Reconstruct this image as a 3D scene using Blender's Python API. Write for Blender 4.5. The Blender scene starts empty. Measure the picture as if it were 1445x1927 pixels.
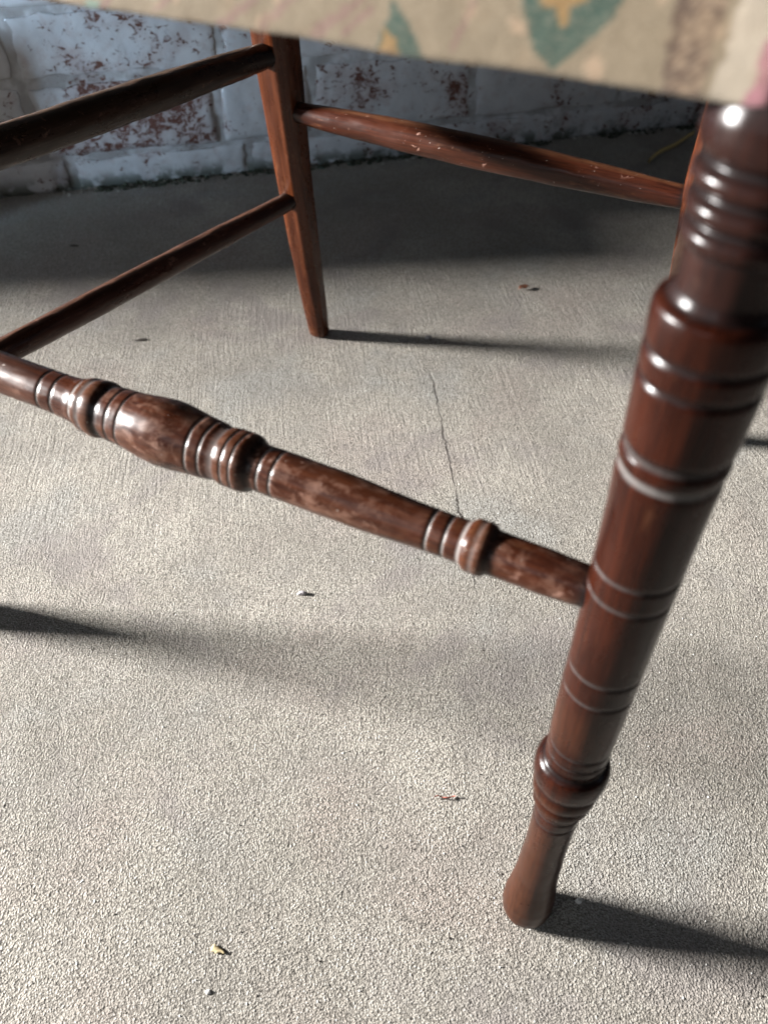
import bpy, bmesh, math, random
from mathutils import Vector, Matrix, noise as mnoise

random.seed(7)
scene = bpy.context.scene
R = math.radians

# ------------------------------------------------------------------ camera
cam_d = bpy.data.cameras.new("camera")
cam = bpy.data.objects.new("camera", cam_d)
scene.collection.objects.link(cam)
cam.location = (0, 0, 0.44)
cam.rotation_euler = (R(90 - 43.94), 0, 0)
cam_d.sensor_fit = 'HORIZONTAL'
cam_d.sensor_width = 36
cam_d.lens = 36 * 1540.5 / 1445
cam_d.clip_start = 0.01
cam_d.clip_end = 100
cam_d.dof.use_dof = True
cam_d.dof.focus_distance = 0.48
cam_d.dof.aperture_fstop = 14.0
scene.camera = cam

# ------------------------------------------------------------------ world and lamps
world = bpy.data.worlds.new("World")
scene.world = world
world.use_nodes = True
bg = world.node_tree.nodes["Background"]
bg.inputs[0].default_value = (0.80, 0.88, 1.0, 1)
bg.inputs[1].default_value = 0.056

def area(name, loc, target, sx, sy, power, col, spread=180):
    d = bpy.data.lights.new(name, 'AREA')
    d.shape = 'RECTANGLE'
    d.size, d.size_y = sx, sy
    d.energy = power
    d.color = col
    d.spread = R(spread)
    o = bpy.data.objects.new(name, d)
    scene.collection.objects.link(o)
    o.location = loc
    o.rotation_euler = (Vector(target) - Vector(loc)).to_track_quat('-Z', 'Y').to_euler()
    return o

# daylight through the low opening past the end of the wall (casts the leg shadows)
area("opening_light", (-6.4, 1.40, 1.51), (0, 0.45, 0), 1.25, 0.30, 3600, (1.0, 0.985, 0.965))
# cool sky light from the open side, left of and behind the camera
area("sky_light", (-1.75, 0.0, 0.35), (-0.85, 0.95, 0.25), 0.35, 0.35, 2.8, (0.54, 0.76, 1.0), 24)
# unseen fill lamp added behind the camera to lift the floor shadows
area("front_fill", (-1.15, -1.05, 1.0), (-0.05, 0.15, 0.0), 1.1, 0.9, 2.0, (0.88, 0.94, 1.0), 110)
# weaker sky light from the right-hand side of the open porch
area("side_light", (2.4, -0.5, 1.5), (0.1, 0.4, 0.2), 0.8, 1.2, 1.4, (0.62, 0.78, 1.0))

vs = scene.view_settings
vs.view_transform = 'Standard'
vs.look = 'None'
vs.exposure = 0.0
vs.gamma = 1.0
vs.use_curve_mapping = False
scene.render.engine = 'CYCLES'
scene.cycles.use_denoising = True
scene.cycles.max_bounces = 6
scene.cycles.use_adaptive_sampling = True
scene.cycles.adaptive_threshold = 0.02

# ------------------------------------------------------------------ helpers
def link(o, parent=None):
    scene.collection.objects.link(o)
    if parent:
        o.parent = parent
    return o

def mesh_obj(name, verts, faces, mat, parent=None, smooth=True, attrs=None):
    me = bpy.data.meshes.new(name)
    me.from_pydata([tuple(v) for v in verts], [], faces)
    if attrs:
        for an, (kind, data) in attrs.items():
            a = me.attributes.new(an, kind, 'POINT')
            if kind == 'FLOAT':
                a.data.foreach_set('value', data)
            elif kind == 'FLOAT_VECTOR':
                a.data.foreach_set('vector', [c for v in data for c in v])
            elif kind == 'FLOAT_COLOR':
                a.data.foreach_set('color', [c for v in data for c in (*v, 1.0)])
    me.update()
    if smooth:
        me.polygons.foreach_set('use_smooth', [True] * len(me.polygons))
    me.materials.append(mat)
    o = bpy.data.objects.new(name, me)
    return link(o, parent)

def tag(o, label, cat, group=None):
    o["label"] = label
    o["category"] = cat
    if group:
        o["group"] = group
    return o

class NT:
    """small node-tree helper"""
    def __init__(self, name):
        self.mat = bpy.data.materials.new(name)
        self.mat.use_nodes = True
        self.t = self.mat.node_tree
        self.bsdf = self.t.nodes["Principled BSDF"]
    def n(self, kind, **kw):
        nd = self.t.nodes.new(kind)
        for k, v in kw.items():
            setattr(nd, k, v)
        return nd
    def put(self, sock, v):
        if hasattr(v, 'is_linked') or hasattr(v, 'links'):
            self.t.links.new(v, sock)
        else:
            sock.default_value = v
    def math(self, op, a, b=None, c=None, clamp=False):
        nd = self.n('ShaderNodeMath', operation=op, use_clamp=clamp)
        for i, v in enumerate((a, b, c)):
            if v is not None:
                self.put(nd.inputs[i], v)
        return nd.outputs[0]
    def mix(self, f, a, b, blend='MIX'):
        nd = self.n('ShaderNodeMix', data_type='RGBA', blend_type=blend)
        self.put(nd.inputs[0], f)
        for i, v in ((6, a), (7, b)):
            self.put(nd.inputs[i], v if not isinstance(v, tuple) else (*v, 1.0) if len(v) == 3 else v)
        return nd.outputs[2]
    def noise(self, vec, scale, detail=3, rough=0.55, dist=0.0):
        nd = self.n('ShaderNodeTexNoise')
        if vec is not None:
            self.put(nd.inputs['Vector'], vec)
        nd.inputs['Scale'].default_value = scale
        nd.inputs['Detail'].default_value = detail
        nd.inputs['Roughness'].default_value = rough
        nd.inputs['Distortion'].default_value = dist
        return nd.outputs[0]
    def vscale(self, vec, s):
        nd = self.n('ShaderNodeVectorMath', operation='MULTIPLY')
        self.put(nd.inputs[0], vec)
        nd.inputs[1].default_value = s
        return nd.outputs[0]
    def vadd(self, vec, s):
        nd = self.n('ShaderNodeVectorMath', operation='ADD')
        self.put(nd.inputs[0], vec)
        self.put(nd.inputs[1], s)
        return nd.outputs[0]
    def ramp(self, v, lo, hi, a=0.0, b=1.0):
        nd = self.n('ShaderNodeMapRange', interpolation_type='SMOOTHSTEP')
        self.put(nd.inputs[0], v)
        nd.inputs[1].default_value = lo
        nd.inputs[2].default_value = hi
        nd.inputs[3].default_value = a
        nd.inputs[4].default_value = b
        return nd.outputs[0]
    def attr(self, name, out='Fac'):
        nd = self.n('ShaderNodeAttribute', attribute_name=name)
        return nd.outputs[out]
    def bump(self, h, strength, dist, normal=None):
        nd = self.n('ShaderNodeBump')
        nd.inputs['Strength'].default_value = strength
        nd.inputs['Distance'].default_value = dist
        self.put(nd.inputs['Height'], h)
        if normal is not None:
            self.put(nd.inputs['Normal'], normal)
        return nd.outputs[0]
    def set(self, **kw):
        for k, v in kw.items():
            s = self.bsdf.inputs[k.replace('_', ' ')]
            self.put(s, (*v, 1.0) if isinstance(v, tuple) and len(v) == 3 else v)

# ------------------------------------------------------------------ materials
def wood_material(name, dark, mid, worn, wear, rough, coat, chips=0.0, scuff=0.0, spec=0.24):
    """stained and varnished wood; 'grain' runs along z of the part, 'dust' is the pale polish caught in turned lines"""
    m = NT(name)
    g = m.attr('grain', 'Vector')
    gl = m.vscale(g, (1.0, 1.0, 0.045))
    fine = m.noise(gl, 900, 4, 0.6)
    broad = m.noise(m.vscale(g, (1, 1, 0.12)), 150, 3, 0.55)
    col = m.mix(m.ramp(m.math('MULTIPLY_ADD', fine, 0.5, m.math('MULTIPLY', broad, 0.5)), 0.38, 0.64), dark, mid)
    w1 = m.noise(m.vscale(g, (1, 1, 0.22)), 110, 5, 0.62, 0.3)
    w2 = m.noise(m.vscale(g, (1, 1, 0.35)), 420, 3, 0.6)
    wmask = m.ramp(m.math('MULTIPLY_ADD', w2, 0.35, m.math('MULTIPLY', w1, 0.65)), 0.60 - 0.22 * wear, 0.72 - 0.14 * wear)
    wmask = m.math('MULTIPLY', wmask, min(1.0, 0.35 + wear), clamp=True)
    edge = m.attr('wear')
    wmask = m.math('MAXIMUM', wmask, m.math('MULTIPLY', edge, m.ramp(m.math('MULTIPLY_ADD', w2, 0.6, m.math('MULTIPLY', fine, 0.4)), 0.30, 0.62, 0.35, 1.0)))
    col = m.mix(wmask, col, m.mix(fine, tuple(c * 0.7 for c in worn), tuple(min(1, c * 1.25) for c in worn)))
    rv = m.math('MULTIPLY_ADD', wmask, 0.14, rough)
    if chips:
        ch = m.ramp(m.noise(m.vscale(g, (1, 1, 0.7)), 190, 4, 0.6, 0.6), 0.62, 0.66)
        ch = m.math('MULTIPLY', ch, m.ramp(m.noise(g, 24, 2), 0.46, 0.58))
        col = m.mix(m.math('MULTIPLY', ch, chips), col, (0.27, 0.15, 0.115))
        sp = m.ramp(m.noise(g, 520, 2, 0.5), 0.73, 0.77)
        col = m.mix(m.math('MULTIPLY', sp, chips * 0.9), col, (0.42, 0.36, 0.32))
        rv = m.math('ADD', rv, m.math('MULTIPLY', ch, 0.25))
    if scuff:
        sc_ = m.ramp(m.noise(m.vscale(m.vadd(g, (1.7, 0.4, 0.0)), (1, 1, 0.75)), 150, 5, 0.74, 0.5), 0.47, 0.66)
        sc_ = m.math('MULTIPLY', sc_, m.ramp(m.noise(m.vadd(g, (0.2, 0.9, 0.31)), 17, 2), 0.36, 0.58))
        col = m.mix(m.math('MULTIPLY', sc_, scuff), col, (0.20, 0.108, 0.076))
        rv = m.math('MULTIPLY_ADD', sc_, 0.2 * scuff, rv)
    du = m.attr('dust')
    dn = m.math('MULTIPLY', du, m.ramp(m.noise(g, 260, 3), 0.28, 0.48, 0.45, 1.0))
    col = m.mix(dn, col, (0.60, 0.585, 0.56))
    dk = m.attr('stain_shade')  # dark stain on the leg neck, plus shade painted into ring cuts and joints
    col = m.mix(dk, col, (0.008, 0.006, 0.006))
    smear = m.noise(m.vscale(g, (1, 1, 0.6)), 70, 4, 0.6)
    rv = m.math('ADD', rv, m.ramp(smear, 0.35, 0.7, -0.05, 0.07))
    h = m.math('ADD', m.math('MULTIPLY', fine, 0.5), m.math('MULTIPLY', wmask, -0.6))
    nrm = m.bump(h, 0.35, 0.00025)
    nrm = m.bump(m.noise(m.vscale(g, (1, 1, 0.5)), 60, 2), 0.25, 0.0015, nrm)
    m.set(Base_Color=col, Roughness=rv, Normal=nrm)
    m.bsdf.inputs['Specular IOR Level'].default_value = spec
    m.bsdf.inputs['Coat Weight'].default_value = coat
    m.bsdf.inputs['Coat Roughness'].default_value = 0.16
    return m.mat

M = {}
M['leg'] = wood_material('mahogany_leg', (0.0085, 0.0018, 0.0009), (0.023, 0.0050, 0.0021), (0.040, 0.014, 0.0062), 0.20, 0.26, 0.0, 0.0, 0.0, 0.16)
M['stretcher'] = wood_material('worn_mahogany', (0.020, 0.0052, 0.0027), (0.046, 0.0128, 0.0056), (0.076, 0.028, 0.0115), 0.42, 0.29, 0.0, 0.7, 0.48, 0.22)
M['rung'] = wood_material('dark_rung', (0.013, 0.0038, 0.0026), (0.032, 0.0090, 0.0052), (0.095, 0.042, 0.024), 0.30, 0.30, 0.0, 0.25)
M['black_rung'] = wood_material('blackened_rung', (0.0055, 0.0028, 0.0022), (0.013, 0.0062, 0.0045), (0.11, 0.066, 0.042), 0.12, 0.30, 0.0, 0.2)
M['back_rung'] = wood_material('chipped_rung', (0.016, 0.0036, 0.0020), (0.042, 0.0098, 0.0046), (0.105, 0.041, 0.018), 0.28, 0.32, 0.0, 0.9)
M['back_leg'] = wood_material('red_brown_leg', (0.034, 0.0085, 0.0032), (0.072, 0.020, 0.0075), (0.115, 0.043, 0.018), 0.30, 0.28, 0.0)

def concrete():
    m = NT('broomed_concrete')
    tc = m.n('ShaderNodeTexCoord').outputs['Object']
    sep = m.n('ShaderNodeSeparateXYZ')
    m.put(sep.inputs[0], tc)
    X, Y = sep.outputs[0], sep.outputs[1]
    big = m.noise(tc, 5.5, 4, 0.55, 0.3)
    mid = m.noise(m.vadd(tc, (3.1, 1.7, 0)), 24, 4, 0.6)
    hue = m.noise(m.vadd(tc, (7.3, 2.2, 0)), 9, 3, 0.5)
    fine = m.noise(tc, 1000, 2, 0.6)
    grit = m.noise(tc, 500, 2, 0.65)
    vo = m.n('ShaderNodeTexVoronoi')
    m.put(vo.inputs['Vector'], tc)
    vo.inputs['Scale'].default_value = 850
    grain = vo.outputs['Distance']
    col = m.mix(m.ramp(big, 0.34, 0.66), (0.315, 0.29, 0.25), (0.49, 0.45, 0.39))
    col = m.mix(m.ramp(hue, 0.5, 0.66, 0, 0.75), col, (0.385, 0.325, 0.285))
    col = m.mix(m.ramp(hue, 0.46, 0.32, 0, 0.6), col, (0.36, 0.365, 0.35))
    col = m.mix(m.ramp(mid, 0.42, 0.68, 0, 0.50), col, (0.27, 0.25, 0.225))
    col = m.mix(m.ramp(grit, 0.52, 0.36, 0, 0.42), col, (0.20, 0.18, 0.155))
    col = m.mix(m.ramp(fine, 0.53, 0.66, 0, 0.75), col, (0.66, 0.635, 0.585))
    col = m.mix(m.ramp(grain, 0.38, 0.68, 0, 0.7), col, (0.15, 0.135, 0.115))
    pits = m.ramp(m.noise(m.vadd(tc, (0.7, 5.2, 0)), 400, 2, 0.6), 0.375, 0.29)
    col = m.mix(m.math('MULTIPLY', pits, 0.75), col, (0.07, 0.06, 0.05))
    # broom streaks, running away from the camera, stronger in patches
    warp = m.math('MULTIPLY_ADD', big, 0.015, X)
    cmb = m.n('ShaderNodeCombineXYZ')
    m.put(cmb.inputs[0], m.math('MULTIPLY_ADD', Y, 0.12, warp))
    m.put(cmb.inputs[1], m.math('MULTIPLY', Y, 0.045))
    streak = m.noise(cmb.outputs[0], 400, 3, 0.75)
    sm = m.math('MULTIPLY', m.ramp(big, 0.36, 0.56), m.ramp(Y, 0.30, 0.52))
    streak_h = m.math('MULTIPLY', m.math('SUBTRACT', streak, 0.5), m.math('MULTIPLY_ADD', sm, 0.8, 0.06))
    # the hairline crack
    jit = m.math('MULTIPLY', m.math('SUBTRACT', m.noise(m.vscale(tc, (0, 1, 0)), 55, 4, 0.7), 0.5), 0.010)
    xc = m.math('ADD', m.math('MULTIPLY_ADD', Y, -0.0758, 0.0937), jit)
    cd = m.math('ABSOLUTE', m.math('SUBTRACT', X, xc))
    wid = m.math('MULTIPLY', m.math('MULTIPLY', grit, m.ramp(mid, 0.35, 0.65, 0.5, 1.7)), 0.0017)
    crack = m.ramp(m.math('DIVIDE', cd, wid), 1.0, 0.45)
    crack = m.math('MULTIPLY', crack, m.math('MULTIPLY', m.ramp(Y, 0.655, 0.60), m.ramp(Y, 0.36, 0.43)))
    col = m.mix(m.math('MULTIPLY', crack, 0.9), col, (0.045, 0.036, 0.03))
    # two shallow float marks beside the crack
    fl = None
    for x0 in (0.1670, 0.1755):
        dl = m.math('ABSOLUTE', m.math('SUBTRACT', X, m.math('MULTIPLY_ADD', Y, -0.093, m.math('MULTIPLY_ADD', jit, 0.2, x0))))
        lm = m.math('MULTIPLY', m.ramp(dl, 0.0022, 0.0004), m.math('MULTIPLY', m.ramp(Y, 0.70, 0.63), m.ramp(Y, 0.40, 0.47)))
        fl = lm if fl is None else m.math('ADD', fl, lm)
    # darker stain patches scattered over the floor
    st = m.ramp(m.noise(m.vadd(tc, (4.4, 0.3, 0)), 8, 4, 0.65, 0.4), 0.53, 0.66)
    col = m.mix(m.math('MULTIPLY', st, 0.6), col, (0.22, 0.195, 0.185))
    h = m.math('ADD', m.math('MULTIPLY', fine, 0.9), m.math('MULTIPLY', grit, 0.8))
    h = m.math('ADD', h, m.math('MULTIPLY', grain, -0.45))
    h = m.math('MULTIPLY', h, m.ramp(mid, 0.32, 0.66, 1.2, 0.5))
    h = m.math('ADD', h, m.math('MULTIPLY', streak_h, 1.05))
    h = m.math('ADD', h, m.math('MULTIPLY', crack, -2.0))
    h = m.math('ADD', h, m.math('MULTIPLY', fl, 0.13))
    h = m.math('ADD', h, m.math('MULTIPLY', pits, -0.5))
    nrm = m.bump(h, 1.0, 0.0013)
    m.set(Base_Color=col, Roughness=0.88, Normal=nrm)
    m.bsdf.inputs['Specular IOR Level'].default_value = 0.3
    return m.mat
M['concrete'] = concrete()

def whitewash(name, loss, grey=0.0):
    """flaking whitewash over red brick"""
    m = NT(name)
    tc = m.n('ShaderNodeNewGeometry').outputs['Position']
    info = m.n('ShaderNodeObjectInfo').outputs['Random']
    sep = m.n('ShaderNodeSeparateXYZ')
    m.put(sep.inputs[0], tc)
    Z = sep.outputs[2]
    wr = m.noise(m.vscale(tc, (1, 1, 1.4)), 33, 4, 0.6, 2.2)
    ridges = m.math('ABSOLUTE', m.math('SUBTRACT', wr, 0.5))
    fleck = m.noise(m.vscale(tc, (1, 1, 1.3)), 105, 6, 0.72, 0.9)
    zone = m.noise(m.vadd(tc, (2.0, 0.4, 1.0)), 15, 3, 0.6)
    zone = m.math('ADD', zone, m.math('MULTIPLY_ADD', info, 0.14, loss - 0.12))
    lossm = m.math('MULTIPLY', m.ramp(ridges, 0.040, 0.030), m.ramp(zone, 0.58, 0.66))
    lossm = m.math('MULTIPLY', lossm, m.ramp(fleck, 0.40, 0.50))
    chip = m.math('SUBTRACT', m.math('MULTIPLY_ADD', zone, 0.55, fleck), 0.29)
    lossm = m.math('MAXIMUM', lossm, m.ramp(chip, 0.575, 0.60))
    paint = m.mix(m.noise(tc, 30, 4), (0.40, 0.41, 0.43), (0.62, 0.62, 0.62))
    paint = m.mix(m.ramp(m.noise(m.vadd(tc, (5, 5, 5)), 70, 4, 0.6), 0.5, 0.72, 0, 0.5), paint, (0.40, 0.33, 0.32))
    paint = m.mix(m.ramp(zone, 0.46, 0.66, 0, 0.45), paint, (0.33, 0.235, 0.22))
    paint = m.mix(m.math('MULTIPLY', m.ramp(m.noise(tc, 40, 3), 0.35, 0.6), grey), paint, (0.20, 0.185, 0.17))
    brick = m.mix(m.noise(tc, 160, 3), (0.085, 0.038, 0.030), (0.18, 0.085, 0.065))
    col = m.mix(lossm, paint, brick)
    moss = m.math('MULTIPLY', m.ramp(Z, 0.026, 0.004), m.ramp(m.noise(tc, 32, 4, 0.6), 0.42, 0.56))
    col = m.mix(m.math('MULTIPLY', moss, 0.85), col, (0.055, 0.065, 0.045))
    h = m.math('ADD', m.math('MULTIPLY', lossm, -0.8), m.math('MULTIPLY', wr, 1.4))
    h = m.math('ADD', h, m.math('MULTIPLY', fleck, 0.35))
    nrm = m.bump(h, 0.5, 0.0009)
    m.set(Base_Color=col, Roughness=0.85, Normal=nrm)
    m.bsdf.inputs['Specular IOR Level'].default_value = 0.25
    return m.mat
M['brick'] = whitewash('whitewashed_brick', 0.045)
M['mortar'] = whitewash('whitewashed_mortar', -0.05, 0.55)

def fabric():
    m = NT('printed_linen')
    col = m.attr('print', 'Color')
    tc = m.n('ShaderNodeTexCoord').outputs['Object']
    w = m.noise(m.vscale(tc, (1, 1, 3)), 900, 2)
    col = m.mix(m.ramp(w, 0.35, 0.7, 0, 0.25), col, (0.23, 0.19, 0.14))
    blot = m.noise(tc, 90, 3)
    col = m.mix(m.ramp(blot, 0.5, 0.7, 0, 0.35), col, (0.17, 0.12, 0.075))
    m.set(Base_Color=col, Roughness=0.9, Normal=m.bump(w, 0.4, 0.0004))
    m.bsdf.inputs['Specular IOR Level'].default_value = 0.2
    m.bsdf.inputs['Sheen Weight'].default_value = 0.1
    return m.mat
M['fabric'] = fabric()

def plain(name, c1, c2, scale=300, rough=0.8):
    m = NT(name)
    tc = m.n('ShaderNodeTexCoord').outputs['Object']
    m.set(Base_Color=m.mix(m.noise(tc, scale, 3), c1, c2), Roughness=rough)
    return m.mat
M['dry_leaf'] = plain('dry_leaf', (0.42, 0.32, 0.16), (0.58, 0.48, 0.28))
M['brown_leaf'] = plain('brown_leaf', (0.10, 0.03, 0.012), (0.20, 0.07, 0.03))
M['stone'] = plain('grey_stone', (0.20, 0.19, 0.19), (0.42, 0.41, 0.42))
M['chip'] = plain('pale_chip', (0.36, 0.33, 0.34), (0.55, 0.52, 0.53))
M['white_stone'] = plain('white_grit', (0.60, 0.58, 0.54), (0.78, 0.76, 0.72))
M['dirt'] = plain('dark_dirt', (0.02, 0.016, 0.012), (0.06, 0.045, 0.035))
M['straw'] = plain('dry_straw', (0.40, 0.28, 0.10), (0.55, 0.42, 0.18))
M['fibre'] = plain('red_fibre', (0.28, 0.07, 0.05), (0.36, 0.12, 0.08))
M['webbing'] = plain('dark_webbing', (0.03, 0.022, 0.017), (0.06, 0.045, 0.035))

# ------------------------------------------------------------------ floor
fl = mesh_obj('floor', [(-3, -1.6, 0), (3, -1.6, 0), (3, 2.4, 0), (-3, 2.4, 0)], [(0, 1, 2, 3)], M['concrete'], smooth=False)
fl["kind"] = "structure"

# ------------------------------------------------------------------ brick wall
TH = R(15.4)
WU = Vector((math.cos(TH), math.sin(TH), 0))
WN = Vector((math.sin(TH), -math.cos(TH), 0))
W0 = Vector((-0.152, 1.135, 0))
S0, S1, WH, WT = -0.60, 1.15, 0.62, 0.11
wall = bpy.data.objects.new('brick_wall', None)
link(wall)
wall.location = W0
wall.rotation_euler = (0, 0, TH)
tag(wall, 'low whitewashed brick wall with flaking paint behind the chair', 'wall')

# local frame of the wall: x along, y into the wall (away from the camera), z up
def fbm(p, o=4):
    return mnoise.fractal(Vector(p), 0.9, 2.1, o)

def relief_block(name, x0, x1, z0, z1, proud, depth, seed, mat, nx, nz, rough=0.0008, corner=0.012):
    """a face with rounded corners and uneven surface, plus sides going back into the wall"""
    vs_, fs = [], []
    cx, cz, hx, hz = (x0 + x1) / 2, (z0 + z1) / 2, (x1 - x0) / 2, (z1 - z0) / 2
    for j in range(nz + 1):
        for i in range(nx + 1):
            u, v = -1 + 2 * i / nx, -1 + 2 * j / nz
            # concentrate samples at the edges
            uu, vv = math.sin(u * math.pi / 2), math.sin(v * math.pi / 2)
            X, Z = uu * hx, vv * hz
            ex, ez = hx - abs(X), hz - abs(Z)
            e = min(ex, ez)
            fall = max(0.0, 1 - e / corner)
            wob = fbm((x0 * 9 + X * 14 + seed, Z * 14, seed * 1.7)) * 0.0011
            fine = fbm(((cx + X) * 70, (cz + Z) * 70, seed), 4) * rough
            y = -proud + fall * fall * (proud * 0.9) - fine - wob * (0.4 if fall > 0 else 1)
            jx = fbm((Z * 40, seed * 3.1, 1.0)) * 0.004 * (abs(u) ** 6)
            jz = fbm(((cx + X) * 30, seed * 2.3, 4.0)) * 0.004 * (abs(v) ** 6)
            vs_.append((cx + X + jx, y, max(0.001, cz + Z + jz)))
            
    W = nx + 1
    for j in range(nz):
        for i in range(nx):
            a = j * W + i
            fs.append((a, a + 1, a + 1 + W, a + W))
    # skirt
    ring = [i for i in range(W)] + [j * W + nx for j in range(1, nz + 1)] + [nz * W + i for i in range(nx - 1, -1, -1)] + [j * W for j in range(nz - 1, 0, -1)]
    base = len(vs_)
    for k in ring:
        vs_.append((vs_[k][0], depth, vs_[k][2]))
    for q in range(len(ring)):
        a, b = ring[q], ring[(q + 1) % len(ring)]
        fs.append((a, base + q, base + (q + 1) % len(ring), b))
    o = mesh_obj(name, vs_, fs, mat, wall)
    return o

# mortar body: a fine sheet that bulges unevenly between the bricks
def mortar_sheet():
    vs_, fs = [], []
    nx, nz = 300, 90
    for j in range(nz + 1):
        for i in range(nx + 1):
            s = S0 + (S1 - S0) * i / nx
            z = 0.0 + WH * j / nz
            y = 0.0012 - 0.0025 * fbm((s * 25, z * 25, 3.3)) - 0.0010 * fbm((s * 90, z * 90, 8.3))
            y -= 0.006 * max(0.0, 1 - z / 0.010) * (0.5 + fbm((s * 30, 0, 2.0)))
            vs_.append((s, y, z))
    W = nx + 1
    for j in range(nz):
        for i in range(nx):
            a = j * W + i
            fs.append((a, a + 1, a + 1 + W, a + W))
    ring = [i for i in range(W)] + [j * W + nx for j in range(1, nz + 1)] + [nz * W + i for i in range(nx - 1, -1, -1)] + [j * W for j in range(nz - 1, 0, -1)]
    base = len(vs_)
    for k in ring:
        vs_.append((vs_[k][0], WT, vs_[k][2]))
    n = len(ring)
    for q in range(n):
        fs.append((ring[q], base + q, base + (q + 1) % n, ring[(q + 1) % n]))
    fs.append(tuple(base + q for q in range(n)))
    return mesh_obj('mortar', vs_, fs, M['mortar'], wall)
mortar_sheet()

courses = [
    (0.001, 0.036, [-0.60, -0.465, -0.259, -0.031, 0.195, 0.42, 0.65, 0.88, 1.15]),
    (0.044, 0.124, [-0.60, -0.52, -0.29, -0.064, 0.061, 0.284, 0.51, 0.74, 0.97, 1.15]),
    (0.136, 0.200, [-0.60, -0.53, -0.293, -0.052, 0.18, 0.41, 0.64, 0.87, 1.15]),
    (0.210, 0.278, [-0.60, -0.41, -0.17, 0.065, 0.30, 0.53, 0.76, 0.99, 1.15]),
    (0.288, 0.356, [-0.60, -0.53, -0.295, -0.055, 0.18, 0.41, 0.64, 0.88, 1.15]),
    (0.366, 0.434, [-0.60, -0.41, -0.175, 0.06, 0.295, 0.53, 0.765, 1.0, 1.15]),
    (0.444, 0.512, [-0.60, -0.53, -0.295, -0.055, 0.18, 0.41, 0.64, 0.88, 1.15]),
    (0.522, 0.600, [-0.60, -0.41, -0.175, 0.06, 0.295, 0.53, 0.765, 1.0, 1.15]),
]
seed = 1.0
for ci, (z0, z1, js) in enumerate(courses):
    for k in range(len(js) - 1):
        x0, x1 = js[k] + 0.006, js[k + 1] - 0.006
        if k == 0:
            x0 -= 0.004
        seed += 1.37
        near = ci < 3
        relief_block('brick', x0, x1, z0, z1, 0.0012 + 0.0022 * random.random(), 0.05, seed, M['brick'],
                     46 if near else 14, 16 if near else 6, corner=0.008 + 0.004 * random.random())

# two unseen blocks, added to shade the strip of floor along the wall
def shade_block(name, A, B, depth, hgt):
    d = (B - A).normalized()
    n = Vector((-d.y, d.x, 0))
    pts = [A, B, B + n * depth, A + n * depth]
    vs_ = [(p.x, p.y, 0.002) for p in pts] + [(p.x, p.y, hgt) for p in pts]
    o = mesh_obj(name, vs_, [(0, 1, 5, 4), (1, 2, 6, 5), (2, 3, 7, 6), (3, 0, 4, 7), (4, 5, 6, 7), (0, 3, 2, 1)], M['mortar'], smooth=False)
    o["kind"] = "structure"
shade_block('near_shade_block', Vector((-3.0, 0.642, 0)), Vector((-0.60, 0.884, 0)), 0.15, 0.21)
shade_block('far_shade_block', Vector((-3.0, 0.828, 0)), Vector((-0.76, 1.054, 0)), 0.16, 0.45)

# ------------------------------------------------------------------ the chair
chair = bpy.data.objects.new('chair', None)
link(chair)
chair.location = (-0.1130, 0.2612, 0)
chair.rotation_euler = (0, 0, R(-27.868))
tag(chair, 'antique mahogany side chair with turned front legs and printed fabric seat', 'chair')
# chair frame: x to the right (towards the near leg), y to the back, z up
WF, WB, DB, WBT, DBT, ZT = 0.2129, 0.1683, 0.4201, 0.1526, 0.3559, 0.374
FLX = -0.206
Z_FS, Z_LS, Z_US, Z_B = 0.2456, 0.1525, 0.2678, 0.2212

def back_axis(s, z):
    t = z / ZT
    bow = 0.006 * (1 - 2 * min(t, 1.0)) ** 2 - 0.003
    ex = 0.0 if s < 0 else 0.0018 + 0.034 * max(0.0, t - 0.62)
    return Vector((s * (WB * (1 - t) + WBT * t) + ex, DB * (1 - t) + DBT * t + bow, z))

def densify(prof, step):
    out = []
    for a, b in zip(prof, prof[1:]):
        n = max(1, int(math.ceil((b[0] - a[0]) / step)))
        for k in range(n):
            t = k / n
            out.append(tuple(a[q] * (1 - t) + b[q] * t for q in range(5)))
    out.append(tuple(prof[-1]))
    return out

def lathe(name, A, B, prof, mat, parent, seg=72, step=2.0, wob=0.0, seed=0.0, topwear=0.0):
    """prof: (distance along A>B in mm, radius mm, dust, wear, soot)"""
    prof = [tuple(p) + (0.0,) * (5 - len(p)) for p in prof]
    prof = densify(prof, step)
    ax = (B - A).normalized()
    ref = Vector((0, 0, 1)) if abs(ax.z) < 0.9 else Vector((1, 0, 0))
    e1 = ax.cross(ref).normalized()
    e2 = ax.cross(e1).normalized()
    V, F, gr, du, we, so = [], [], [], [], [], []
    for (t, r, d, w, k) in prof:
        t, r = t / 1000, r / 1000
        for i in range(seg):
            a = 2 * math.pi * i / seg
            c, s = math.cos(a), math.sin(a)
            rr = r
            if wob:
                rr += wob * fbm((c * 1.6 + seed, s * 1.6, t * 45), 3) * min(1.0, r * 100)
            V.append(A + ax * t + e1 * (c * rr) + e2 * (s * rr))
            gr.append((c * r + seed, s * r + seed * 0.37, t))
            du.append(d); so.append(k)
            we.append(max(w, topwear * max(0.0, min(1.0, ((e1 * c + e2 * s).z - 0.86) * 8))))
    n = len(prof)
    for j in range(n - 1):
        for i in range(seg):
            a, b = j * seg + i, j * seg + (i + 1) % seg
            F.append((a, b, b + seg, a + seg))
    F.append(tuple(range(seg - 1, -1, -1)))
    F.append(tuple((n - 1) * seg + i for i in range(seg)))
    o = mesh_obj(name, V, F, mat, parent, True,
                 {'grain': ('FLOAT_VECTOR', gr), 'dust': ('FLOAT', du), 'wear': ('FLOAT', we), 'stain_shade': ('FLOAT', so)})
    return o

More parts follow.
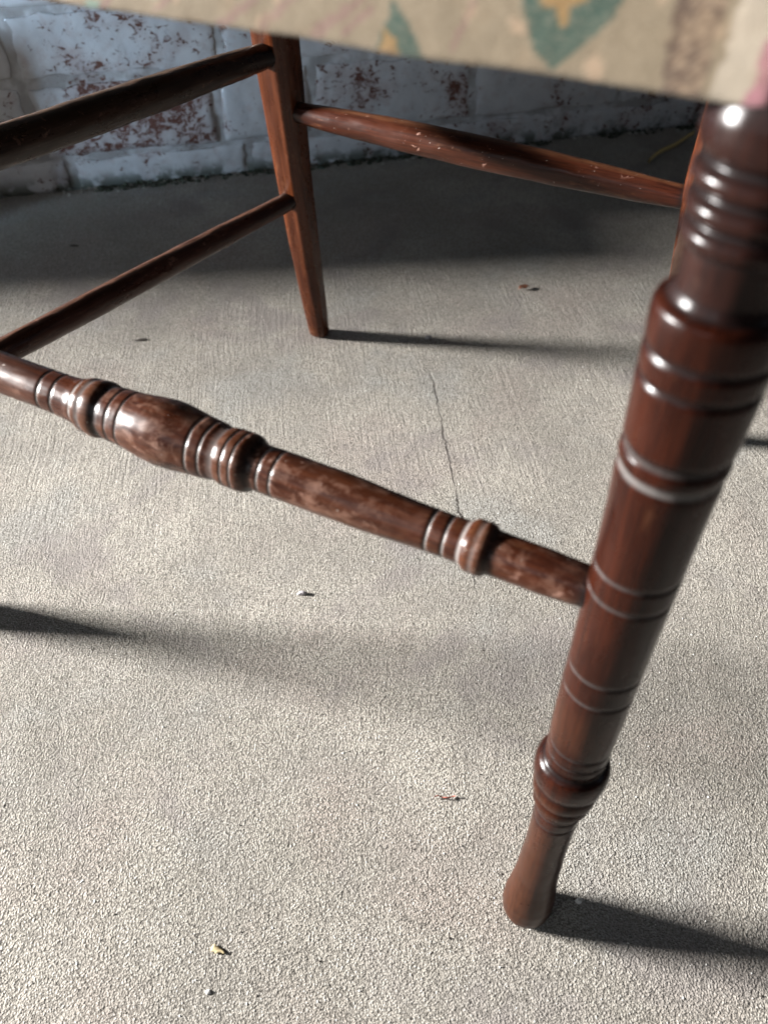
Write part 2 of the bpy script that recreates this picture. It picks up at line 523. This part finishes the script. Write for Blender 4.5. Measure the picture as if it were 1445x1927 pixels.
def groove(z, r, depth=0.55, half=0.9, dust=0.5, stain_shade=0.0):
    return [(z - half, r, 0, 0, 0), (z - half * 0.45, r - depth * 0.85, dust, 0, stain_shade), (z, r - depth, dust, 0, stain_shade),
            (z + half * 0.45, r - depth * 0.85, dust, 0, stain_shade), (z + half, r, 0, 0, 0)]

def turned_leg_profile():
    p = [(0, 7.5), (0.5, 9.2, 0, .5), (2, 10.8, 0, .5), (5, 12.0, 0, .75), (10, 12.5, 0, .75), (18, 12.5, 0, .75), (28, 11.6, 0, .7), (36, 10.7, 0, .7), (46, 10.0, 0, .7), (75, 9.3, 0, .6), (100, 9.5, 0, .5)]
    p += groove(105.5, 9.6, .4, .8, .05, .6) + groove(113.5, 9.9, .4, .8, .05, .6)
    p += [(116.5, 10.3), (117.6, 10.1, 0, 0, .8), (118.4, 11.2), (120.5, 11.9, 0, .3), (123.2, 11.9, 0, .3), (124.6, 11.4), (125.6, 10.7, 0, 0, .9), (126.6, 11.6), (128.2, 12.9, 0, .4), (131.5, 13.3, 0, .5), (134.4, 12.9, 0, .2), (135.6, 11.8, 0, 0, .9), (136.8, 12.6),
          (138.6, 13.8), (142, 14.5), (146.5, 14.7), (149.6, 14.3), (151.4, 13.5), (152.2, 12.2, 0, 0, .6), (152.9, 11.3, 0, 0, .9), (154.4, 11.6, 0, 0, .3), (156, 11.75)]
    p += groove(160.5, 11.85, .45, .8, .05, .6) + groove(167.5, 11.95, .45, .8, .05, .6)
    p += [(176, 12.1, 0, .4), (190, 12.25, 0, .4)] + groove(203.2, 12.4, .5, .9, .07, .5) + groove(215.5, 12.5, .5, .9, .07, .5)
    p += [(240, 12.8)] + groove(253.5, 12.95, .5, 1.0, .07, .5) + groove(263.9, 13.05, .55, 1.0, .07, .5)
    p += [(285, 13.5), (298.5, 13.95), (300.0, 13.7), (301.3, 13.0, .25, 0, .5), (302.6, 13.4, .1, 0, .3), (303.8, 14.1), (306.0, 14.3), (307.2, 13.9), (308.4, 13.0, .1, 0, .7), (309.6, 13.2, 0, 0, .6), (311.2, 14.3),
          (318, 14.5)]
    p += groove(329.8, 14.8, .75, 1.3, .0, .7) + groove(337.6, 15.0, .8, 1.4, .0, .7)
    p += [(341, 15.2), (345.0, 15.35), (347.2, 15.2), (348.3, 14.8), (348.9, 14.0), (349.2, 13.0, 0, 0, .4), (349.6, 12.2, 0, 0, .8), (350.6, 12.0, 0, 0, .6), (351.4, 11.5, 0, 0, .8), (353, 11.3, 0, 0, .5), (357, 11.4, 0, 0, .5), (360.8, 11.8, 0, 0, .5), (361.9, 11.7, 0, 0, .9),
          (362.6, 12.8, 0, 0, .5), (363.8, 13.6, 0, 0, .45), (365.2, 13.7, 0, 0, .45), (366.4, 13.0, 0, 0, .6), (367.0, 11.9, 0, 0, .95), (367.8, 11.9, 0, 0, .95), (368.5, 13.2, 0, 0, .5), (369.6, 14.0, 0, 0, .45), (371.0, 14.1, 0, 0, .45), (372.3, 13.3, 0, 0, .6), (372.9, 12.1, 0, 0, .95), (373.8, 12.1, 0, 0, .95),
          (374.6, 13.5, 0, 0, .5), (375.8, 14.4, 0, 0, .45), (377.2, 14.4, 0, 0, .45), (378.4, 13.6, 0, 0, .6), (379.0, 12.2, 0, 0, .95), (380.2, 12.3, 0, 0, .95), (381.2, 13.9, 0, 0, .5), (384.0, 14.9, 0, 0, .5), (387.5, 14.7, 0, 0, .5), (390.5, 13.9, 0, 0, .6), (392, 13.2, 0, 0, .9), (400, 13.4, 0, 0, .6), (406, 13.2, 0, 0, .6)]
    return p
LEGP = turned_leg_profile()

def front_leg(x, tiltx):
    foot = Vector((x, 0, 0)) + tiltx
    top = Vector((x, 0, 0.406))
    L = (top - foot).length
    sc = L * 1000 / 406
    prof = [(p[0] * sc,) + tuple(p[1:]) for p in LEGP]
    return lathe('front_leg', foot, top, prof, M['leg'], chair, 96, 1.5, 0.00012, x)
rot_inv = Matrix.Rotation(R(27.868), 3, 'Z')
o = front_leg(WF, rot_inv @ Vector((-0.0024, 0.0006, 0)))
o["label"] = 'glossy turned front leg nearest the camera with ringed collars'
front_leg(FLX, Vector((-0.001, 0, 0)))

# --- turned front stretcher: profile measured along the bar from the hidden leg (t) to the near leg
def stretcher_profile():
    D = .5
    p = [(30, 7.0), (90, 7.6)] + groove(118, 8.6, .28, 0.72, .45) + groove(126, 8.6, .28, 0.72, .45)
    p += [(150, 8.3), (175, 8.35, 0, .2)] + groove(189.2, 8.4, .28, 0.54, D) + groove(196.2, 8.45, .28, 0.54, D)
    p += [(203, 8.9), (206.4, 9.6, 0, .3), (207.4, 9.35, .5, 0, .2), (208.6, 10.7, 0, .4), (210.4, 11.1, 0, .5), (211.6, 10.9, .15, 0, .3), (212.6, 10.9, .15, 0, .3), (213.6, 11.4, 0, .5), (215.8, 11.6, 0, .6), (217.8, 11.3, 0, .4),
          (218.8, 10.7, 0, 0, .6), (219.8, 10.3, 0, 0, .85), (221.2, 10.4, 0, 0, .8), (222.2, 10.85, 0, 0, .4), (224, 11.0)]
    p += groove(226.4, 11.1, .28, 0.5, .45) + groove(232.0, 11.55, .28, 0.5, .45)
    p += [(236, 12.1), (241, 12.8), (247, 13.2, 0, .2), (253, 12.95), (259, 12.2)] + groove(264.6, 11.6, .28, 0.54, D) + groove(270.0, 11.2, .28, 0.54, D)
    p += [(272.5, 10.7), (274.6, 10.5, .1, 0, .3), (275.6, 10.5, .1, 0, .3), (276.4, 10.9, 0, .4), (278.4, 11.2, 0, .5)] + groove(279.8, 11.2, .28, 0.47, D) + [(281.5, 11.2, 0, .5)] + groove(283.8, 11.2, .28, 0.47, D)
    p += [(286.2, 10.9, 0, .5), (287.6, 10.3, 0, .2, .5), (288.6, 9.3, 0, 0, .9), (290, 8.7, 0, 0, .7), (291.5, 8.7)] + groove(293.9, 8.7, .28, 0.54, D) + groove(299.3, 8.65, .28, 0.54, D)
    p += [(320, 8.8, 0, .2), (340, 8.3, 0, .15)] + groove(359.6, 7.5, .28, 0.58, .45) + groove(365.6, 7.35, .28, 0.58, .45)
    p += [(370.2, 7.4), (371.4, 7.3, .3), (372.2, 8.0, .0), (373.2, 8.8, 0, .35), (375.0, 9.2, 0, .4), (376.2, 8.9, .1, .3), (377.6, 9.25, 0, .4), (379.3, 9.0, 0, .4), (380.4, 7.9, 0, 0, .8), (381.6, 7.6, 0, 0, .6), (384, 7.6),
          (398, 7.6), (408, 7.1, 0, 0, .1), (411.0, 6.9, 0, 0, .5), (413.0, 6.8, 0, 0, .95), (420, 6.6, 0, 0, 1)]
    return p
lathe('front_stretcher', Vector((-0.2129, 0, Z_FS)), Vector((0.2129, 0, Z_FS)), stretcher_profile(), M['stretcher'], chair, 80, 1.4, 0.00035, 2.2)

# --- plain swelling rungs
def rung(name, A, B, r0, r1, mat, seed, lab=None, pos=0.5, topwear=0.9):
    L = (B - A).length * 1000
    pr = []
    for k in range(121):
        t = k / 120
        s = (t / pos * 0.5) if t < pos else 0.5 + (t - pos) / (1 - pos) * 0.5
        pr.append((t * L, r0 + (r1 - r0) * math.sin(math.pi * s) ** 0.8, 0.0, 0.15 * math.sin(math.pi * t), 0.75 * max(0.0, min(1.0, (16.5 - min(t, 1 - t) * L) / 2.0))))  # last value paints joint shade onto the rung ends
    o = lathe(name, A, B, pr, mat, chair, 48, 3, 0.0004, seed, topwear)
    if lab:
        o["label"] = lab
    return o
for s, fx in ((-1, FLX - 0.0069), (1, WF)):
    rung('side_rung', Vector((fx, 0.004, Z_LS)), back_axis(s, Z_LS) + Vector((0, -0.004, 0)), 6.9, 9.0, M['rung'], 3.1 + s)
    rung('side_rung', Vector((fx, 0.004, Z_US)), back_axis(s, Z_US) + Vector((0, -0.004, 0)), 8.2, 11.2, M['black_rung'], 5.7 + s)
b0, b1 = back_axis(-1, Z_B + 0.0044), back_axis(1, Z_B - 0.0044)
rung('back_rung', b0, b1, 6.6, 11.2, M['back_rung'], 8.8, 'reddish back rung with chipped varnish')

# --- square tapering sabre back legs
def back_leg(s):
    V, F, gr = [], [], []
    # cross-section: rounded square, right-hand inner arris broadly chamfered
    zs = [0.0, 0.001, 0.003] + [0.008 + k * 0.008 for k in range(50)]
    nseg = 48
    for z in zs:
        t = min(1.0, z / 0.30)
        hw = (0.0087 + 0.0048 * t ** 0.8)
        hd = (0.0087 + 0.0058 * t ** 0.8)
        if z < 0.003:
            k = 1 - 0.16 * (1 - z / 0.003)
            hw *= k; hd *= k
        c = back_axis(s, z) if z <= 0.40 else back_axis(s, 0.40) + Vector((0, 0.03 * (z - 0.40), z - 0.40))
        ex = 3.0 + 5 * t           # superellipse exponent: rounder towards the foot
        for i in range(nseg):
            a = 2 * math.pi * (i + .5) / nseg
            ca, sa = math.cos(a), math.sin(a)
            rr = (abs(ca) ** ex + abs(sa) ** ex) ** (-1 / ex)
            x, y = ca * rr, sa * rr
            # chamfer the inner front arris
            q = (x * -s) - y
            if q > 1.55:
                dlt = (q - 1.55) / 2
                x -= dlt * -s
                y += dlt
            w = fbm((x * 2 + s * 3, y * 2, z * 20), 3) * 0.0003
            V.append(c + Vector((x * (hw + w), y * (hd + w), 0)))
            gr.append((x * hw + s, y * hd + 0.3, z))
    n = len(zs)
    for j in range(n - 1):
        for i in range(nseg):
            a, b = j * nseg + i, j * nseg + (i + 1) % nseg
            F.append((a, b, b + nseg, a + nseg))
    F.append(tuple(range(nseg - 1, -1, -1)))
    F.append(tuple((n - 1) * nseg + i for i in range(nseg)))
    z0 = [0.0] * len(V)
    we = [0.35 if v.z < 0.012 else 0.0 for v in V]
    return mesh_obj('back_leg', V, F, M['back_leg'], chair, True,
                    {'grain': ('FLOAT_VECTOR', gr), 'dust': ('FLOAT', z0), 'wear': ('FLOAT', we), 'stain_shade': ('FLOAT', z0)})
back_leg(-1)
back_leg(1)

# --- upholstered seat: fabric wrapped over the rails, flat printed front
def inside(poly, x, y):
    c = False
    j = len(poly) - 1
    for i in range(len(poly)):
        xi, yi = poly[i]; xj, yj = poly[j]
        if (yi > y) != (yj > y) and x < (xj - xi) * (y - yi) / (yj - yi) + xi:
            c = not c
        j = i
    return c
LEAF1 = [(161.5, 412), (162.2, 406), (163.2, 402.5), (164.4, 399.2), (167.0, 395.1), (170.4, 392.4), (173.3, 395.0), (177.2, 398.9), (179.9, 402.6), (181.5, 406), (182.5, 412), (178, 418), (168, 419)]
STAR1 = [(166.0, 403.6), (169.2, 403.6), (171.3, 399.4), (172.3, 403.4), (175.8, 405.2), (173.4, 407.0), (171, 411), (168.6, 407)]
LEAF2 = [(137.0, 401.5), (134.6, 396.0), (132.0, 390.0), (144.6, 390.0), (141.2, 396.9), (138.6, 399.6)]
STAR2 = [(135.0, 396.5), (133.4, 391.0), (138.6, 391.0), (136.8, 395.0)]
BAND = [(190.6, 412), (190.2, 402), (190.4, 397), (192.6, 389), (199.6, 389), (198.0, 397), (197.8, 404), (198.6, 412)]
STRIPES = [((93, 391.5), (105, 398.6), 1.3), ((105, 393), (116, 400.8), 1.5), ((118.5, 392.8), (130, 401), 1.7), ((125, 394), (132, 399.4), 1.0), ((76, 393), (84, 398), 1.0), ((58, 391), (70, 399), 1.4), ((150, 394), (153.5, 403), .8)]
CREAM = (0.135, 0.106, 0.070)
def print_colour(u, z):
    u += fbm((u * .35, z * .35, 1.2), 2) * 0.7
    z += fbm((u * .35, z * .35, 6.2), 2) * 0.7
    if u > 206.3:
        return (0.24, 0.105, 0.125)
    if u > 200.0:
        return (0.27, 0.23, 0.18)
    if inside(STAR1, u, z) or inside(STAR2, u, z):
        return (0.155, 0.09, 0.03)
    if inside(LEAF1, u, z) or inside(LEAF2, u, z):
        return (0.019, 0.042, 0.032)
    if inside(BAND, u, z):
        v = fbm((u * .9, z * .9, 3), 3)
        return (0.055, 0.033, 0.023) if v > -0.05 or u < 192.3 else (0.15, 0.105, 0.07)
    for (a, b, w) in STRIPES:
        dx, dy = b[0] - a[0], b[1] - a[1]
        t = max(0, min(1, ((u - a[0]) * dx + (z - a[1]) * dy) / (dx * dx + dy * dy)))
        if math.hypot(u - a[0] - t * dx, z - a[1] - t * dy) < w * 0.6:
            return (0.13, 0.08, 0.065)
    # repeating sprigs far from the corner
    if u < 90:
        if math.sin(u * .19) * math.sin(z * .31 + u * .05) > .72:
            return (0.10, 0.16, 0.13)
    if fbm((u * .12, z * .12, 9), 2) > .42:
        return (0.21, 0.15, 0.10)
    return CREAM

def seat():
    # outline of the seat in chair coordinates (mm), with rounded corners; front edge at y = -13.2
    corners = [(-213, -13.2), (214, -13.2), (180, 392), (-180, 392)]
    rad = [7, 5, 14, 14]
    out = []
    n = 4
    for i in range(n):
        P = Vector(corners[i]); A = Vector(corners[i - 1]); B = Vector(corners[(i + 1) % n])
        da, db = (A - P).normalized(), (B - P).normalized()
        ang = da.angle(db)
        tl = rad[i] / math.tan(ang / 2)
        c = P + (da + db).normalized() * (rad[i] / math.sin(ang / 2))
        p0, p1 = P + da * tl, P + db * tl
        a0 = math.atan2(p0.y - c.y, p0.x - c.x); a1 = math.atan2(p1.y - c.y, p1.x - c.x)
        while a1 < a0: a1 += 2 * math.pi
        for k in range(9):
            a = a0 + (a1 - a0) * k / 8
            out.append((c.x + rad[i] * math.cos(a), c.y + rad[i] * math.sin(a)))
    # resample the perimeter: fine along the front
    per = []
    m_ = len(out)
    for i in range(m_):
        a, b = Vector(out[i]), Vector(out[(i + 1) % m_])
        L = (b - a).length
        front = a.y < -12 and b.y < -12
        st = 0.75 if front else 12.0
        k = max(1, int(L / st))
        for q in range(k):
            per.append(tuple(a.lerp(b, q / k)))
    zs = [391.3, 391.6, 392.2] + [393 + 0.75 * k for k in range(34)] + [422, 428, 434, 439, 443, 446, 448]
    V, F, C = [], [], []
    cx, cy = 0, 190
    for jz, z in enumerate(zs):
        ins = 0.0
        if z < 392.2:
            ins = (392.2 - z) * 1.2
        if z > 430:
            ins = (1 - math.sqrt(max(0, 1 - ((z - 430) / 18.5) ** 2))) * 18
        for (x, y) in per:
            d = Vector((x - cx, y - cy)).normalized()
            sag = 0.5 * fbm((x * .03, y * .03, 2.2), 3) if z < 400 else 0.0
            bulge = 1.6 * math.sin(math.pi * min(1, (z - 391) / 45)) + 0.35 * fbm((x * .05, y * .05, z * .08), 3)
            V.append(Vector((x + d.x * (bulge - ins), y + d.y * (bulge - ins), z + sag)) / 1000)
            C.append(print_colour(x, z) if y < -8 else CREAM)
    W = len(per)
    for j in range(len(zs) - 1):
        for i in range(W):
            a, b = j * W + i, j * W + (i + 1) % W
            F.append((a, b, b + W, a + W))
    # domed top
    last = (len(zs) - 1) * W
    rings = 5
    for k in range(1, rings + 1):
        f = 1 - k / (rings + 0.0)
        for i in range(W):
            v = V[last + i]
            V.append(Vector((v.x * f, 0.19 + (v.y - 0.19) * f, 0.448 + 0.012 * (1 - f * f))))
            C.append(CREAM)
        b0_ = last + (k - 1) * W
        for i in range(W):
            F.append((b0_ + i, b0_ + (i + 1) % W, b0_ + W + (i + 1) % W, b0_ + W + i))
    o = mesh_obj('seat', V, F, M['fabric'], chair, True, {'print': ('FLOAT_COLOR', C)})
    o["label"] = 'cream seat cover printed with green leaves'
    # hessian bottom
    bot = [Vector((x * .985, 190 + (y - 190) * .985, 393.0)) / 1000 for (x, y) in per]
    bo = mesh_obj('seat_underside', bot, [tuple(range(len(bot) - 1, -1, -1))], M['webbing'], chair, False)
seat()

# ------------------------------------------------------------------ litter on the floor
def leaf(name, loc, rot, L, Wd, curl, mat, label, cat='leaf', shape=None):
    V, F = [], []
    n = 8
    shape = shape or [0.05, 0.5, 0.8, 0.95, 1.0, 0.85, 0.6, 0.3, 0.03]
    for i in range(n + 1):
        t = i / n
        w = Wd / 2 * shape[i]
        z = 0.0003 + curl * math.sin(math.pi * t) + curl * 0.4 * math.sin(9 * t)
        jy = 0.06 * Wd * math.sin(11 * t)
        V += [((t - .5) * L, -w + jy, z + curl * .5), ((t - .5) * L, jy, z), ((t - .5) * L, w + jy, z + curl * .7)]
    for i in range(n):
        a = i * 3
        F += [(a, a + 1, a + 4, a + 3), (a + 1, a + 2, a + 5, a + 4)]
    o = mesh_obj(name, V, F, mat)
    sol = o.modifiers.new('thickness', 'SOLIDIFY')
    sol.thickness = 0.0003
    o.location = loc
    o.rotation_euler = (0, 0, R(rot))
    return tag(o, label, cat)
leaf('leaf_scrap', (-0.0823, 0.1417, 0.0), -20, 0.0078, 0.0042, 0.00010, M['dry_leaf'], 'tiny torn yellow leaf scrap on the floor near the bottom edge', 'leaf', [.5, .9, .6, .8, .7, .5, .35, .3, .1])
leaf('dead_leaf', (0.1509, 0.8042, 0.0), 25, 0.013, 0.008, 0.002, M['brown_leaf'], 'small reddish brown dead leaf on the floor below the back rung')

def pebble(name, loc, size, rot, mat, label=None, cat=None, seed_=1.0, up=0.35):
    bm = bmesh.new()
    bmesh.ops.create_icosphere(bm, subdivisions=2, radius=1)
    for v in bm.verts:
        k = 1 + 0.45 * fbm((v.co.x * 1.1 + seed_, v.co.y * 1.1, v.co.z * 1.1), 2)
        v.co = Vector((v.co.x * size[0] * k, v.co.y * size[1] * k, v.co.z * size[2] * k))
    me = bpy.data.meshes.new(name)
    bm.to_mesh(me); bm.free()
    me.materials.append(mat)
    o = link(bpy.data.objects.new(name, me))
    o.location = (loc[0], loc[1], size[2] * up)
    o.rotation_euler = (0, 0, R(rot))
    if label:
        tag(o, label, cat)
    return o
pebble('stone_chip', (-0.0575, 0.3736), (0.0034, 0.0014, 0.0012), 12, M['chip'], 'small pale grey stone chip lying below the front stretcher', 'stone', 2.0, .8)
pebble('pebble', (0.0437, 0.7047), (0.0028, 0.0022, 0.0022), 0, M['stone'], 'tiny grey pebble in the shadow of the back leg', 'stone', 5.0, .8)
pebble('dirt_crumb', (-0.2407, 0.7023), (0.006, 0.0022, 0.001), 8, M['dirt'], 'flat dark crumb of dirt left of the back leg', 'dirt', 8.0)
pebble('dirt_crumb', (-0.3616, 0.9051), (0.0055, 0.002, 0.0012), -5, M['dirt'], 'dark crumb of dirt in the shade at the far left', 'dirt', 11.0)
pebble('white_pebble', (-0.0845, 0.1232), (0.0013, 0.0012, 0.0006), 0, M['white_stone'], 'small white pebble on the floor below the yellow leaf scrap', 'stone', 3.0)
pebble('white_pebble', (0.1010, 0.1655), (0.0019, 0.0014, 0.0015), 20, M['white_stone'], 'small white pebble in the shadow beside the near foot', 'stone', 6.0)

def thread(name, pts, r, mat, label, cat):
    V, F = [], []
    n = 7
    for p in pts:
        for i in range(n):
            a = 2 * math.pi * i / n
            V.append((p[0], p[1] + r * math.cos(a), p[2] + r * math.sin(a)))
    for j in range(len(pts) - 1):
        for i in range(n):
            a, b = j * n + i, j * n + (i + 1) % n
            F.append((a, b, b + n, a + n))
    F += [tuple(range(n)), tuple((len(pts) - 1) * n + i for i in range(n - 1, -1, -1))]
    o = mesh_obj(name, V, F, mat)
    return tag(o, label, cat)
A, B = Vector((0.366, 1.152, 0.0045)), Vector((0.455, 1.255, 0.006))
thread('straw', [tuple(A.lerp(B, k / 8) + Vector((0, 0.004 * math.sin(k * .5), 0.002 * math.sin(k)))) for k in range(9)], 0.0032, M['straw'],
       'dry yellow straw on the dark floor by the wall, right of the back rung', 'straw')
thread('fibre', [(0.0285 + 0.0012 * k, 0.2222 + 0.0006 * math.sin(k * .8), 0.0011 + 0.0004 * math.sin(k * 1.3)) for k in range(11)], 0.00035, M['fibre'],
       'short thin red fibre on the floor left of the leg collar', 'fibre')

# loose pale and dark grains of sand over the concrete: one scatter
def grit(name, mat, count, rmin, rmax, sd):
    rnd = random.Random(sd)
    V, F = [], []
    for _ in range(count):
        y = 0.09 + (rnd.random() ** 1.4) * 1.0
        hw = 0.17 + 0.33 * y
        x = rnd.uniform(-hw, hw)
        if abs((Vector((x, y, 0)) - W0).dot(WN)) < 0.02 or (Vector((x, y, 0)) - W0).dot(WN) < 0:
            continue
        r = rmin + (rmax - rmin) * rnd.random() ** 3
        base = len(V)
        pts = [(1, 0, 0), (-.9, .2, 0), (0, 1, 0), (.1, -1, 0), (0, .1, .8), (0, 0, -.5)]
        a = rnd.random() * 6.28
        ca, sa = math.cos(a), math.sin(a)
        for (px, py, pz) in pts:
            px *= rnd.uniform(.7, 1.3); py *= rnd.uniform(.6, 1.1)
            V.append((x + r * (px * ca - py * sa), y + r * (px * sa + py * ca), r * (pz * .6 + .1)))
        F += [tuple(base + q for q in f) for f in ((0, 2, 4), (2, 1, 4), (1, 3, 4), (3, 0, 4), (2, 0, 5), (1, 2, 5), (3, 1, 5), (0, 3, 5))]
    o = mesh_obj(name, V, F, mat, smooth=False)
    o["kind"] = "stuff"
    o["label"] = label_for[name]
    return o
label_for = {'pale_sand': 'scattered pale sand grains on the concrete floor', 'dark_sand': 'scattered dark grit on the concrete floor'}
grit('pale_sand', M['white_stone'], 1300, 0.0002, 0.0008, 4)
grit('dark_sand', M['dirt'], 420, 0.0002, 0.0009, 9)

# crumbs of mortar, moss and dirt along the foot of the wall
def wall_foot(name, mat, count, rmin, rmax, spread, sd, label):
    rnd = random.Random(sd)
    V, F = [], []
    for _ in range(count):
        t = S0 + 0.05 + (S1 - S0 - 0.1) * rnd.random()
        dens = fbm((t * 9, sd, 0.5), 3)
        if dens < -0.15 + 0.25 * rnd.random():
            continue
        off = 0.002 + spread * rnd.random() ** 2.2
        p = W0 + WU * t + WN * off
        r = rmin + (rmax - rmin) * rnd.random() ** 2.5
        base = len(V)
        a = rnd.random() * 6.28
        ca, sa = math.cos(a), math.sin(a)
        for (px, py, pz) in ((1, 0, 0), (.3, .9, .1), (-.8, .6, 0), (-.9, -.5, .1), (.2, -1, 0), (.1, .1, .75), (-.3, -.2, .6), (0, 0, -.4)):
            px *= rnd.uniform(.7, 1.4); py *= rnd.uniform(.6, 1.1); pz *= rnd.uniform(.6, 1.2)
            V.append((p.x + r * (px * ca - py * sa), p.y + r * (px * sa + py * ca), r * (pz + .15)))
        F += [tuple(base + q for q in f) for f in ((0, 1, 5), (1, 2, 5), (2, 6, 5), (2, 3, 6), (3, 4, 6), (4, 5, 6), (4, 0, 5), (1, 0, 7), (2, 1, 7), (3, 2, 7), (4, 3, 7), (0, 4, 7))]
    o = mesh_obj(name, V, F, mat, smooth=False)
    o["kind"] = "stuff"
    o["label"] = label
M['moss'] = plain('damp_moss', (0.020, 0.026, 0.016), (0.055, 0.062, 0.040))
M['crumb'] = plain('mortar_crumb', (0.26, 0.25, 0.22), (0.46, 0.44, 0.40))
wall_foot('moss', M['moss'], 1500, 0.0012, 0.0055, 0.016, 3, 'dark damp moss along the foot of the wall')
wall_foot('mortar_crumbs', M['crumb'], 500, 0.0008, 0.0042, 0.022, 12, 'pale crumbs of mortar along the foot of the wall')
